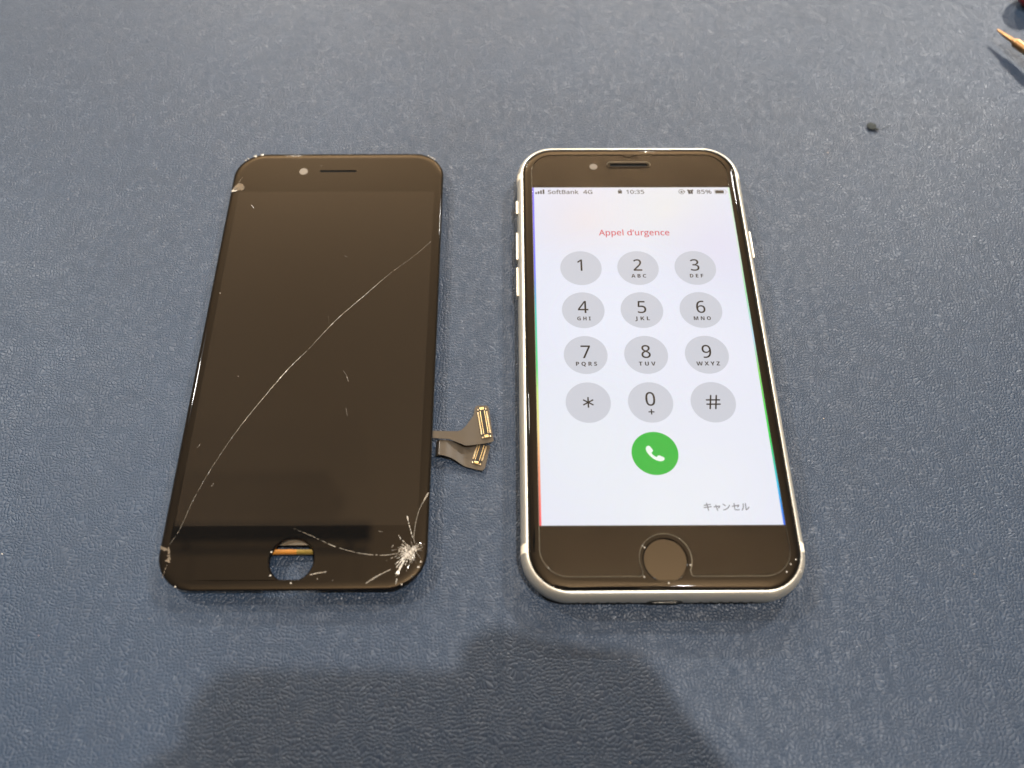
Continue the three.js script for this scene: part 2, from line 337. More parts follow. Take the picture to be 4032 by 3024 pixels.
{
  const t = thing('smartphone', 'silver smartphone lying flat with its lit screen showing an emergency call keypad', 'phone', [0, 0, 0]);
  const HW = 33.65, HH = 69.2, R = 11.2;
  const prof = [[2.6, 0.02], [1.5, 0.25], [0.75, 0.85], [0.22, 1.9], [0.02, 3.1], [0.02, 4.1], [0.16, 5.1], [0.5, 6.0], [0.95, 6.6], [1.35, 6.9], [1.68, 7.0], [1.76, 6.96], [1.78, 6.2]];
  mesh('frame', join(loft(rrSections(HW, HH, R, prof)), cap(ring(HW - 2.6, HH - 2.6, R - 2.6), 0.02, [], true)), M.alu, t, 'silver aluminium frame');
  mesh('gasket', cap(ring(HW - 1.7, HH - 1.7, R - 1.7), 6.3), M.gasket, t);
  // glass, holes for screen, home key and earpiece
  const GW = 31.75, GH = 67.35, GR = 9.3, top = 7.4;
  const scr = [[-29.2, -52], [29.2, -52], [29.2, 52], [-29.2, 52]], hk = circle(-0.1, 60.4, 5.35), ear = capsuleRing(0, -60.75, 5.75, 0.62);
  const edge = rrSections(GW, GH, GR, [[0.05, 6.2], [0, 6.72], [0.1, 6.92], [0.34, 7.1], [0.7, 7.23], [1.15, 7.32], [1.7, 7.375], [2.3, top]]);
  mesh('front_glass', join(loft(edge), cap(ring(GW - 2.3, GH - 2.3, GR - 2.3), top, [scr, hk, ear])), M.blackGlass, t, 'black front glass with rounded edge');
  const sg = new THREE.PlaneGeometry(58.4, 104); sg.rotateX(-Math.PI / 2); sg.translate(0, top, 0);
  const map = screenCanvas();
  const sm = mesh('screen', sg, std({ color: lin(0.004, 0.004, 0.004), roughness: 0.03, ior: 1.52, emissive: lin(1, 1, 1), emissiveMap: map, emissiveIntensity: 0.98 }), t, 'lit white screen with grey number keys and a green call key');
  // earpiece
  const e = mesh('earpiece', join(loft([{ y: 6.75, pts: capsuleRing(0, -60.75, 5.75, 0.62) }, { y: 7.4, pts: capsuleRing(0, -60.75, 5.75, 0.62) }].reverse()), cap(capsuleRing(0, -60.75, 5.75, 0.62), 6.75)), M.slot, t);
  const cm = cap(circle(-10.65, -60.1, 1.18, 40), 7.412);
  mesh('front_camera', cm, M.lensDim, t);
  // home key: metal-black ring and slightly sunk disc
  const hb = mesh('home_button', cap(circle(-0.1, 60.4, 4.95), 7.2), M.sapphire, t);
  mesh('ring', loft([{ y: 7.2, pts: circle(-0.1, 60.4, 4.95) }, { y: 7.24, pts: circle(-0.1, 60.4, 5.12) }, { y: 7.4, pts: circle(-0.1, 60.4, 5.35) }].reverse()), M.blackGlass, hb);
  // glass screen protector with an opening for the earpiece, a notch and a keyhole round the home key
  const out = [];
  const arc = (cx, cz, r, a0, a1, n) => { for (let i = 0; i <= n; i++) { const a = lerp(a0, a1, i / n); out.push([cx + r * Math.cos(a), cz + r * Math.sin(a)]); } };
  const PW = 29.25, PT = -64.75, PB = 64.2, PR = 6.6, P = Math.PI;
  arc(PW - PR, PB - PR, PR, 0, P / 2, 14);
  out.push([6.6, PB]); arc(6.35, PB - 0.75, 0.75, P / 2, P * 1.12, 5);
  const k0 = Math.atan2(62.9 - 60.2, 5.45); arc(-0.05, 60.2, 6.15, k0, k0 - 2 * k0 - P, 44);
  arc(-6.35, PB - 0.75, 0.75, -0.12 * P, P / 2, 5); out.push([-6.6, PB]);
  arc(-PW + PR, PB - PR, PR, P / 2, P, 14);
  arc(-PW + PR, PT + PR, PR, P, 1.5 * P, 14);
  out.push([-2.3, PT], [-1.7, PT + 0.1], [-1.2, PT + 0.55], [-0.7, PT + 0.9], [0.1, PT + 1.0], [0.8, PT + 0.9], [1.3, PT + 0.55], [1.8, PT + 0.1], [2.4, PT]);
  arc(PW - PR, PT + PR, PR, 1.5 * P, 2 * P, 14);
  const ps = new THREE.Shape(out.map(([x, z]) => new THREE.Vector2(x, -z)));
  ps.holes.push(new THREE.Path(capsuleRing(-0.05, -60.75, 6.55, 1.15).map(([x, z]) => new THREE.Vector2(x, -z))));
  const pg = new THREE.ExtrudeGeometry(ps, { depth: 0.16, bevelEnabled: true, bevelThickness: 0.11, bevelSize: 0.12, bevelOffset: -0.12, bevelSegments: 3, curveSegments: 6 });
  pg.rotateX(-P / 2); pg.translate(0, 7.425 + 0.11, 0);
  mesh('screen_protector', plain(toCreasedNormals(plain(pg), 0.6)), M.protector, t, 'clear glass screen protector with keyhole cut-out');
  const strip = (pts, w, y0, y1) => { const n = pts.length, lowP = [], topP = []; for (let i = 0; i < n; i++) { const p = pts[(i + n - 1) % n], q = pts[(i + 1) % n], dx = q[0] - p[0], dz = q[1] - p[1], l = Math.hypot(dx, dz) || 1; lowP.push([pts[i][0] + dz / l * w, pts[i][1] - dx / l * w]); topP.push(pts[i]); } return loft([{ y: y0, pts: lowP }, { y: y1, pts: topP }]); };
  const pe = mesh('protector_edge', join(strip(out, 0.1, 7.43, 7.66), strip(capsuleRing(-0.05, -60.75, 6.55, 1.15).reverse(), 0.1, 7.43, 7.66)), M.groundEdge, t, 'thin ground edge of the screen protector');
  // sparkles on the glass rim, painted as small pale dots
  const dotGeo = new THREE.SphereGeometry(0.16, 10, 8); dotGeo.scale(1, 0.5, 1.4);
  for (const [x, z] of [[-30.6, -60.9], [-30.75, -60.1], [-29.2, -59.4], [31.0, 63.1], [30.3, 60.4], [27.7, 63.3], [28.9, 61.5], [-27.3, 62.2], [-28.8, 65.4], [-5.2, 57.0], [-5.3, 64.3], [5.6, 61.6], [-4.7, 57.4], [0.2, 65.8], [31.2, -56.6], [30.9, -58.6]]) { const b = dotGeo.clone(); b.translate(x, 7.43, z); mesh('sparkle_dot', b, M.shard, t); }
  // keys on the sides
  mesh('mute_switch', boxAt(0.7, 1.6, 5.0, -33.75, 4.6, -46.3, 0.3), M.alu, t);
  for (const z of [-32.4, -20.0]) mesh('volume_button', boxAt(0.75, 2.2, 9.8, -33.78, 3.9, z, 0.34), M.alu, t);
  mesh('power_button', boxAt(0.8, 2.2, 9.6, 33.8, 3.9, -32.8, 0.34), M.alu, t);
  // aerial bands let into the frame
  const sec = prof.slice(1, 11).map(([i, y]) => [HW - i + 0.018, y + (y > 6.5 ? 0.012 : 0)]);
  for (const s of [-1, 1]) for (const z of [-57.3, 57.2]) {
    const pos = [], idx = [];
    for (const [x, y] of sec) pos.push(s * x, y, z - 1.1, s * x, y, z + 1.1);
    for (let i = 0; i < sec.length - 1; i++) { const a = 2 * i; s > 0 ? idx.push(a, a + 2, a + 1, a + 1, a + 2, a + 3) : idx.push(a, a + 1, a + 2, a + 1, a + 3, a + 2); }
    const g = new THREE.BufferGeometry(); g.setAttribute('position', new THREE.Float32BufferAttribute(pos, 3)); g.setIndex(idx); g.computeVertexNormals();
    mesh('aerial_band', plain(g), M.antenna, t);
  }
  // connector opening and speaker holes on the lower edge: dark plates for their inner shade
  const disc = (x, y, w, h, d, m, parent, name) => { const g = new THREE.ExtrudeGeometry(new THREE.Shape(capsuleRing(0, 0, w / 2, h / 2, 8).map(([a, b]) => new THREE.Vector2(a, b))), { depth: d, bevelEnabled: false }); g.translate(x, y, 69.18 - d + 0.06); return mesh(name, plain(g), m, parent); };
  const port = disc(-0.4, 3.1, 8.6, 2.9, 0.5, M.slot, t, 'charging_port');
  mesh('contact_tongue', boxAt(5.6, 0.8, 0.5, -0.4, 3.15, 69.12, 0.1), M.steel, port);
  for (const s of [-1, 1]) for (let i = 0; i < 6; i++) disc(-0.4 + s * (8.4 + 2.35 * i), 2.9, 1.0, 1.0, 0.3, M.slot, t, 'speaker_hole_plate');
}

// ---------------------------------------------------------------- the cracked display taken off another phone
{
  const t = thing('display_panel', 'loose black phone display panel with cracked glass and an empty home button hole', 'display panel', [-87.74, 0, -1.32], 0.0013);
  const GW = 31.85, GH = 67.55, GR = 9.2, top = 4.2;
  const scr = [[-29.2, -52], [29.2, -52], [29.2, 52], [-29.2, 52]];
  const hole = circle(-0.2, 60.35, 5.55), ear = capsuleRing(-0.2, -60.1, 5.65, 0.42);
  const edge = rrSections(GW, GH, GR, [[0.1, 3.3], [0, 3.5], [0.06, 3.7], [0.26, 3.9], [0.6, 4.04], [1.05, 4.13], [1.6, 4.18], [2.2, top]]);
  mesh('front_glass', join(loft(edge), cap(ring(GW - 2.2, GH - 2.2, GR - 2.2), top, [scr, hole, ear]), cap(ring(GW - 0.1, GH - 0.1, GR - 0.1), 3.3, [circle(-0.2, 60.35, 5.2)], true), loft([{ y: 3.3, pts: circle(-0.2, 60.35, 5.2) }, { y: 3.95, pts: circle(-0.2, 60.35, 5.22) }, { y: 4.2, pts: circle(-0.2, 60.35, 5.55) }].reverse())), M.blackGlass, t, 'cracked black front glass');
  mesh('screen', cap(scr, top), M.deadScreen, t, 'dark unlit screen area');
  mesh('earpiece', join(loft([{ y: 3.6, pts: ear }, { y: 4.2, pts: ear }].reverse()), cap(ear, 3.6)), M.slot, t);
  mesh('front_camera', cap(circle(-10.75, -60.0, 1.28, 40), 4.206), M.lens, t, 'pale disc of the camera window');
  const fs = rrSections(GW, GH, GR, [[0.5, 2.35], [0.25, 2.5], [0.22, 3.2], [0.4, 3.3]]);
  mesh('bezel_frame', join(loft(fs), cap(ring(GW - 0.5, GH - 0.5, GR - 0.5), 2.35, [ring(GW - 2, GH - 2, GR - 2)], true)), M.blackPlastic, t, 'thin black plastic frame under the glass');
  mesh('back_shield', boxAt(57, 2.9, 112.5, 0.4, 1.75, -1.4, 0.25), M.steel, t, 'steel plate behind the screen');
  const lip = boxAt(50, 0.35, 3.0, -0.6, 2.75, 55.0, 0.1);
  mesh('shield_lip', lip, M.steel, t);
  // amber ribbon folded round the end of the shield, seen through the hole
  const rib = [];
  for (let i = 0; i <= 20; i++) { const a = lerp(-Math.PI / 2, Math.PI / 2, i / 20); rib.push([57.4 + 1.0 * Math.cos(a), 1.75 + 0.95 * Math.sin(a)]); }
  const ribbon = (x0, x1, off) => { const pos = [], idx = []; rib.forEach(([z, y]) => pos.push(x0, y, z + off, x1, y, z + off)); for (let i = 0; i < 20; i++) { const a = 2 * i; idx.push(a, a + 1, a + 2, a + 1, a + 3, a + 2); } const g = new THREE.BufferGeometry(); g.setAttribute('position', new THREE.Float32BufferAttribute(pos, 3)); g.setIndex(idx); g.computeVertexNormals(); return plain(g); };
  mesh('amber_ribbon', ribbon(-24, 0.4, 0), M.amber, t);
  mesh('olive_ribbon', ribbon(0.4, 20, 0.03), M.olive, t);

  // --- cracks: splinters along a line, each tilted its own way
  const tri = (out, a, b, c) => out.push(...a, ...b, ...c);
  function splinters(path, w0, w1, gap, step, y = top) {
    const out = []; const cr = new THREE.CatmullRomCurve3(path.map(([x, z]) => new THREE.Vector3(x, 0, z)));
    const len = cr.getLength(), n = Math.ceil(len / step);
    for (let i = 0; i < n; i++) {
      const u0 = i / n, u1 = (i + 1.05) / n;
      const w = (typeof w0 === 'function' ? w0(u0) : lerp(w0, w1, u0)) * rr(0.55, 1.3);
      if (rnd() < gap || w < 0.015) continue;
      const p = cr.getPointAt(u0), q = cr.getPointAt(Math.min(1, u1)), d = q.clone().sub(p).normalize(), nx = -d.z, nz = d.x;
      const j = rr(-0.04, 0.04), ha = y + 0.012 + rr(0, w * 0.5), hb = y + 0.012 + rr(0, w * 0.5);
      const A = [p.x + nx * (w / 2 + j), ha, p.z + nz * (w / 2 + j)], B = [p.x - nx * (w / 2 - j), hb, p.z - nz * (w / 2 - j)], C = [q.x + nx * (w / 2 + j), ha, q.z + nz * (w / 2 + j)], E = [q.x - nx * (w / 2 - j), hb, q.z - nz * (w / 2 - j)];
      tri(out, A, C, B); tri(out, B, C, E);
    }
    return out;
  }
  const crack = (name, tris, label, mat = M.shard) => { const g = new THREE.BufferGeometry(); g.setAttribute('position', new THREE.Float32BufferAttribute(tris, 3)); g.computeVertexNormals(); return mesh(name, g, mat, t, label); };
  const mainPath = [[29.2, -33.4], [24.5, -28.2], [17.8, -21.8], [11, -14.2], [4.5, -6.9], [-2.6, 3.0], [-6.9, 8.6], [-14.4, 20.5], [-18.9, 28.6], [-23.1, 37.8], [-26.1, 46.2], [-27.9, 53.1], [-29.8, 57.0]];
  const bell = (c, s, h) => (u) => h * Math.exp(-(((u - c) / s) ** 2));
  const width = (u) => 0.05 + bell(0.24, 0.08, 0.09)(u) + bell(0.36, 0.06, 0.08)(u) + bell(0.53, 0.06, 0.2)(u) + bell(0.66, 0.05, 0.06)(u);
  crack('crack', splinters(mainPath, width, 0, 0.05, 0.7), 'long curved crack running across the screen', M.splinter);
  crack('painted_crack_glint', splinters(mainPath, (u) => 0.8 * (width(u) - 0.08), 0, 0.3, 0.5, top + 0.02), 'stretch of the long crack with its glint put into a pale colour', M.glint);
  crack('crack', splinters([[31.5, 43.8], [30.4, 46.0], [29.3, 48.6], [28.7, 52], [28.5, 55.4], [28.8, 56.6]], (u) => 0.1 + bell(0.05, 0.1, 0.4)(u), 0, 0.05, 0.4), 'curved crack beside the screen edge', M.splinter);
  crack('crack', splinters([[-0.5, 52.8], [3.8, 54.5], [9.5, 57.1], [15.0, 58.7], [21.1, 59.4], [25, 59.0]], (u) => 0.05 + 0.1 * u + bell(0.4, 0.06, 0.1)(u), 0, 0.12, 0.5), 'hairline crack curving towards the home button hole', M.splinter);
  crack('crack', splinters([[23.4, 62.8], [20.6, 64.3], [17.8, 66.1]], 0.16, 0.3, 0.02, 0.3), 'short crack by the lower corner', M.splinter);
  crack('crack', splinters([[26.6, 49.7], [26.9, 51], [27.4, 52.6], [28.3, 55.6]], 0.28, 0.12, 0.35, 0.35));
  crack('crack', splinters([[24.6, 54.3], [25.4, 55.4], [27.2, 57.2]], 0.12, 0.16, 0.25, 0.3));
  crack('crack', splinters([[4.2, 64.1], [6.4, 63.6], [8.4, 63.3]], 0.22, 0.28, 0.1, 0.35), 'small nick beside the home button hole', M.splinter);
  for (const [x, z, a, l, w] of [[-24.3, -46.3, 0.9, 1.8, 0.1], [8.9, 11.9, 1.2, 1.6, 0.14], [8.2, 10.4, 1.0, 2.2, 0.05], [9.5, 21.6, 1.35, 2.4, 0.07], [-21.8, 41.5, 2.2, 0.9, 0.12], [-27, 31.0, 2.2, 1.2, 0.08], [5.0, -28, 0.4, 1.2, 0.05], [-29.0, -15.5, 0.4, 0.4, 0.25], [-20, 11.0, 0.3, 0.3, 0.1], [2.2, -6, 1.4, 3.6, 0.03], [20.5, 53.6, 0.2, 1.0, 0.08], [23.5, 57.2, 2.3, 0.7, 0.13], [25, 64.2, 2.5, 1.2, 0.06], [-5.6, -62.2, 0.5, 0.25, 0.2], [10, 65.3, 0.2, 0.4, 0.15], [6.5, 65.0, 0.5, 0.4, 0.12]])
    crack('scratch', splinters([[x - l / 2 * Math.cos(a), z - l / 2 * Math.sin(a)], [x, z], [x + l / 2 * Math.cos(a), z + l / 2 * Math.sin(a)]], w, w * 0.5, 0.05, 0.3), undefined, M.splinter);
  // shattered star in the lower corner
  const star = [], fine = [], C0 = [28.6, 57.9];
  const ray = (a, l, w, skip = 0.1) => { const e = [C0[0] + l * Math.cos(a), C0[1] + l * Math.sin(a)], m = [lerp(C0[0], e[0], 0.5) + rr(-0.25, 0.25), lerp(C0[1], e[1], 0.5) + rr(-0.25, 0.25)]; (w > 0.5 ? star : fine).push(...splinters([C0, m, e], w * 0.62, w * 0.15, skip + 0.12, 0.3)); };
  for (const [a, l, w] of [[2.15, 7.2, 1.0], [2.28, 6.0, 0.8], [2.0, 4.8, 0.7], [1.85, 5.5, 0.45], [1.62, 4.4, 0.35], [2.42, 5.6, 0.6], [2.6, 4.6, 0.55], [2.72, 7.0, 0.4], [2.9, 4.4, 0.4], [3.08, 5.2, 0.3], [3.3, 3.4, 0.45], [3.55, 3.2, 0.35], [3.75, 4.2, 0.18], [-0.75, 2.4, 0.5], [-0.45, 2.8, 0.5], [-0.2, 2.2, 0.4], [0.15, 2.1, 0.25], [-1.1, 1.6, 0.4], [1.35, 3.6, 0.15], [0.9, 3.2, 0.15], [4.4, 2.6, 0.2]]) ray(a, l, w);
  for (let i = 0; i < 170; i++) {
    const a = rr(1.7, 3.2), d = 3.6 * Math.sqrt(rnd()), x = C0[0] + d * Math.cos(a) * 1.1 + rr(-0.2, 1.2), z = C0[1] + d * Math.sin(a) * 0.85 + rr(-0.9, 0.3), s = rr(0.08, 0.34), h = () => top + rr(0.01, 0.16), b = rr(0, 6.3);
    tri(i % 3 ? fine : star, [x + s * Math.cos(b), h(), z + s * Math.sin(b)], [x + s * Math.cos(b + 2.2), h(), z + s * Math.sin(b + 2.2)], [x + s * 0.8 * Math.cos(b + 4.0), h(), z + s * 0.8 * Math.sin(b + 4.0)]);
  }
  crack('shattered_star', star, 'white star of shattered glass in one corner');
  crack('shattered_rays', fine, 'duller splinters round the shattered star', M.splinter);
  const lower = []; lower.push(...splinters([[25.1, 64.0], [25.6, 62.6], [26.3, 61.0]], 0.6, 0.3, 0.05, 0.3), ...splinters([[24.8, 66.3], [25.0, 65.0]], 0.1, 0.2, 0.2, 0.3));
  crack('shattered_sliver', lower);
  // chips along the rim
  const chip = (x, z, pts, name = 'chip', mat = M.chip) => { const tr = []; for (let i = 0; i < pts.length; i++) { const p = pts[i], q = pts[(i + 1) % pts.length]; tri(tr, [x, top + rr(0.03, 0.14), z], [x + q[0], top + rr(0, 0.07) - (Math.abs(x + q[0]) > 31.2 ? 0.3 : 0), z + q[1]], [x + p[0], top + rr(0, 0.07) - (Math.abs(x + p[0]) > 31.2 ? 0.3 : 0), z + p[1]]); } crack(name, tr, undefined, mat); };
  chip(-29.7, -53.4, [[-2.0, 1.1], [-0.4, 1.0], [1.3, 0.5], [1.9, -0.4], [1.2, -1.6], [0, -2.1], [-1.2, -0.6]]);
  crack('chip', splinters([[-31.4, -52.2], [-30.6, -52.3], [-29.8, -52.5]], 0.7, 0.3, 0, 0.25), undefined, M.shard);
  crack('chip', splinters([[-29.6, -55.2], [-28.3, -54.2], [-27.9, -53.2], [-28.6, -52.6]], 0.35, 0.5, 0.1, 0.3), undefined, M.chip);
  crack('chip', splinters([[-29.0, -57.6], [-29.8, -55.6]], 0.12, 0.2, 0, 0.3), undefined, M.chip);
  for (const [x, z, s] of [[-26.3, -66.2, 0.62], [-24.2, -66.75, 0.5], [-28.2, -65.2, 0.35], [-28.9, -64.5, 0.35], [27.7, -65.7, 0.3], [28.3, -65.3, 0.35], [28.9, -64.8, 0.3], [27.0, -66.2, 0.25]]) chip(x, z, Array.from({ length: 6 }, (_, i) => [s * rr(0.7, 1.3) * Math.cos(i), s * 0.7 * rr(0.7, 1.3) * Math.sin(i)]), 'chip', M.shard);
  chip(-30.9, 57.2, [[-0.9, -0.5], [0.9, 0.3], [1.3, 0.7], [0.4, 0.9], [-0.6, 0.6]]);
  crack('chip', splinters([[-29.6, 57.2], [-29.3, 58.6], [-29.0, 60.0], [-29.2, 60.8]], (u) => 0.35 + 0.5 * u, 0, 0.05, 0.3), undefined, M.chip);
  crack('chip', splinters([[-29.2, 61.4], [-29.5, 63.0], [-29.8, 64.6]], 0.18, 0.22, 0.2, 0.3), undefined, M.chip);
  for (const [x, z] of [[-26.3, 66.6], [-5.1, 58.5], [-4.6, 64.1], [0.4, 65.9], [29.9, 62.3], [30.4, 61.0], [26.2, 66.4]]) chip(x, z, Array.from({ length: 5 }, (_, i) => [0.22 * rr(0.6, 1.4) * Math.cos(i * 1.26), 0.22 * rr(0.6, 1.4) * Math.sin(i * 1.26)]), 'chip', M.shard);

  // --- two flat cables at the side
  const at = (pts, x) => { if (x <= pts[0][0]) return pts[0][1]; for (let i = 1; i < pts.length; i++) if (x <= pts[i][0]) return lerp(pts[i - 1][1], pts[i][1], (x - pts[i - 1][0]) / (pts[i][0] - pts[i - 1][0])); return pts[pts.length - 1][1]; };
  const LX = 87.74, LZ = 1.32;                            // traced in the desk's axes, moved into the panel's
  function cable(x0, x1, far, near, hgt, mat, parent, name, label, n = 70, m = 10) {
    const gs = []; const pos = [], idx = []; const V = (i, j, s) => (s * (n + 1) + i) * (m + 1) + j;
    for (const s of [0, 1]) for (let i = 0; i <= n; i++) { const x = lerp(x0, x1, i / n), a = at(far, x), b = at(near, x); for (let j = 0; j <= m; j++) { const z = lerp(a, b, j / m); pos.push(x + LX, hgt(x, z) - 0.16 * s, z + LZ); } }
    for (let i = 0; i < n; i++) for (let j = 0; j < m; j++) { const a = V(i, j, 0), b = V(i + 1, j, 0), c = V(i, j + 1, 0), d = V(i + 1, j + 1, 0); idx.push(a, c, b, b, c, d); const e = V(i, j, 1), f = V(i + 1, j, 1), g = V(i, j + 1, 1), h = V(i + 1, j + 1, 1); idx.push(e, f, g, f, h, g); }
    const rim = (p, q) => idx.push(V(...p, 0), V(...q, 0), V(...p, 1), V(...q, 0), V(...q, 1), V(...p, 1));
    for (let i = 0; i < n; i++) { rim([i, 0], [i + 1, 0]); rim([i + 1, m], [i, m]); }
    for (let j = 0; j < m; j++) { rim([0, j + 1], [0, j]); rim([n, j], [n, j + 1]); }
    let g = new THREE.BufferGeometry(); g.setAttribute('position', new THREE.Float32BufferAttribute(pos, 3)); g.setIndex(idx); g.computeVertexNormals();
    return mesh(name, plain(toCreasedNormals(g, 0.7)), mat, parent, label);
  }
  const hA = (x) => 3.05 - 0.7 * smooth(-54, -44, x) + 0.12 * Math.sin((x + 50) * 0.7), hB = (x, z) => x < -54 ? lerp(0.7, 2.35, Math.sin(clamp((x + 55.2) / 1.2, 0, 1) * Math.PI / 2)) : 2.35 - 1.55 * smooth(-53.6, -46.5, x) + 0.05 * Math.sin(x * 2);
  const farA = [[-57, 25.2], [-49.6, 25.2], [-48.6, 24.9], [-47.5, 23.7], [-46.4, 21.9], [-45.6, 20.6], [-45.35, 19.6], [-45.3, 18.4], [-44.9, 17.8], [-44.4, 17.6], [-42.3, 17.6], [-41.9, 17.8], [-41.6, 18.4], [-40.4, 27.2], [-40.3, 27.7]];
  const nearA = [[-57, 27.2], [-51.7, 27.4], [-47.4, 29.2], [-40.8, 28.1], [-40.3, 27.8]];
  const cA = cable(-57, -40.3, farA, nearA, hA, M.flex, t, 'flat_cable', 'upper flat cable with gold connector', 120, 12);
  const farB = [[-55.2, 27.4], [-47, 27.6], [-41.4, 28.3], [-41.2, 28.6]], nearB = [[-55.2, 31.4], [-53.5, 31.6], [-51, 32.2], [-47.6, 34.2], [-43.4, 35.3], [-43.0, 35.2], [-42.5, 34.6], [-41.2, 28.7]];
  const cB = cable(-55.2, -41.2, farB, nearB, hB, M.flex, t, 'flat_cable', 'lower flat cable curving down to the mat', 90, 12);
  function connector(x0, z0, x1, z1, hgt, parent, from) {
    const dx = x1 - x0, dz = z1 - z0, L = Math.hypot(dx, dz), ux = dx / L, uz = dz / L, a = Math.atan2(ux, uz);
    const put = (g, u, v, y) => { g.rotateY(a); const x = x0 + ux * u + uz * v, z = z0 + uz * u - ux * v; g.translate(x + LX, hgt(x, z) + y, z + LZ); return plain(g); };
    mesh('connector_body', put(boxAt(1.9, 0.5, L, 0, 0, 0, 0.12), L / 2, 0, 0.26), M.blackPlastic, parent);
    for (const s of [-1, 1]) {
      const pins = [], n = Math.round((L - 1.6) / 0.31);
      for (let i = 0; i < n; i++) { const u = 0.8 + (i + 0.5) * (L - 1.6) / n; pins.push(put(boxAt(0.62, 0.3, 0.17, 0, 0, 0, 0.05), u, s * 1.02, 0.2)); }
      const row = mesh('contact_row', mergeGeometries(pins), M.goldPale, parent, 'row of fine gold contacts'); row.userData.kind = 'stuff';
      mesh('contact_strip', put(boxAt(0.18, 0.16, L - 1.4, 0, 0, 0, 0.05), L / 2, s * 0.56, 0.52), M.gold, parent);
    }
    for (const u of from) { mesh('end_cap', put(boxAt(1.15, 0.5, 0.75, 0, 0, 0, 0.15), u * L, 0, 0.42), M.gold, parent); for (const s of [-1, 1]) mesh('solder_foot', put(boxAt(0.42, 0.34, 0.45, 0, 0, 0, 0.15), u * L + (u ? 0.12 : 0.12), s * 0.98, 0.18), M.goldPale, parent); }
  }
  connector(-43.45, 18.7, -42.15, 26.6, hA, cA, [0, 1]);
  connector(-43.1, 27.7, -44.65, 33.3, hB, cB, [1]);
}

// ---------------------------------------------------------------- tools at the far corner, fleck and dust
{
  const a = new THREE.Vector3(131.6, 3.6, -125.3), dir = new THREE.Vector3(5.6, 0.75, 10.2).normalize();
  const t = thing('screwdriver', 'copper coloured screwdriver tip pointing in past the corner of the mat', 'screwdriver', [131.6, 0, -125.3]);
  const turn = (pts, seg = 24) => { const g = new THREE.LatheGeometry(pts.map(([r, h]) => new THREE.Vector2(r, h)), seg); g.applyQuaternion(new THREE.Quaternion().setFromUnitVectors(new THREE.Vector3(0, 1, 0), dir)); g.translate(0, 3.6, 0); return plain(g); };
  mesh('tip', turn([[0, 0], [0.28, 0.1], [0.42, 0.6], [0.78, 5.2], [0.82, 7.2]]), M.brass, t);
  mesh('shaft', turn([[0.82, 7.2], [1.35, 7.8], [1.5, 8.4], [1.6, 52]]), M.brass, t);
  mesh('handle', turn([[1.6, 50], [3.6, 51], [4.4, 55], [4.5, 90], [5.2, 96], [5.2, 120], [4.2, 124], [0, 125]]), M.rail, t);
}
{
  const t = thing('red_tool', 'dark red plastic tool handle just reaching into the far corner', 'tool', [145.2, 0, -140.2]);
  const along = new THREE.Vector3(0.8, 0, -0.6);
  const turn = (pts) => { const g = new THREE.LatheGeometry(pts.map(([r, h]) => new THREE.Vector2(r, h)), 40); g.applyQuaternion(new THREE.Quaternion().setFromUnitVectors(new THREE.Vector3(0, 1, 0), along)); g.translate(0, 5.6, 0); return plain(g); };
  mesh('handle', turn([[0, 0], [2.6, 0.3], [4.6, 1.6], [5.5, 4], [5.5, 60], [4.2, 66], [4.2, 74], [3, 78], [1.5, 79]]), M.red, t);
  mesh('shaft', turn([[1.5, 78], [1.5, 130], [0, 132]]), M.steel, t);
}
{
  const t = thing('debris_fleck', 'small dark fleck with a thin tail lying on the mat beyond the lit phone', 'fleck', [81, 0, -83.8]);
  const g = new THREE.IcosahedronGeometry(1, 4), p = g.attributes.position;
  for (let i = 0; i < p.count; i++) { const v = new THREE.Vector3().fromBufferAttribute(p, i), k = 1 + 0.3 * perlin.noise(v.x * 1.7, v.y * 1.7, v.z * 1.7 + 4); p.setXYZ(i, v.x * 1.35 * k, 0.35 + v.y * 0.34 * k, v.z * 1.55 * k); }
  const q = new THREE.IcosahedronGeometry(0.45, 3); q.scale(1.6, 0.7, 1); q.rotateY(-0.7); q.translate(1.25, 0.4, 1.4);
  const gg = mergeVertices(join(g, q)); gg.computeVertexNormals();
  mesh('flake', plain(gg), M.fleck, t);
  const tail = new THREE.TubeGeometry(new THREE.CatmullRomCurve3([[1.7, 0.3, 1.4], [3.2, 0.2, 1.0], [4.8, 0.15, 0.2], [6.4, 0.12, -0.4]].map((v) => new THREE.Vector3(...v))), 20, 0.05, 5);
  mesh('fibre', plain(tail), M.fleck, t);
}
{
  const geo = new THREE.IcosahedronGeometry(0.1 * MM, 0), n = 80, im = new THREE.InstancedMesh(geo, M.dust, n), mt = new THREE.Matrix4();
  for (let i = 0; i < n; i++) {
    const x = rr(-210, 150), z = rr(-140, 105), s = 0.45 + 1.3 * rnd() ** 5;
    mt.compose(new THREE.Vector3(x * MM, 0.06 * MM, z * MM), new THREE.Quaternion().setFromEuler(new THREE.Euler(rr(0, 3), rr(0, 6), 0)), new THREE.Vector3(s * rr(0.6, 1.8), s * 0.5, s));
    im.setMatrixAt(i, mt);
    im.setColorAt(i, lin(...[[0.75, 0.73, 0.7], [0.8, 0.7, 0.6], [0.7, 0.45, 0.42]][i % 9 === 0 ? 2 : i % 2]));
  }
  im.name = 'dust'; im.userData = { kind: 'stuff', label: 'fine pale dust scattered over the mat' };
  shadows(im); scene.add(im);
}

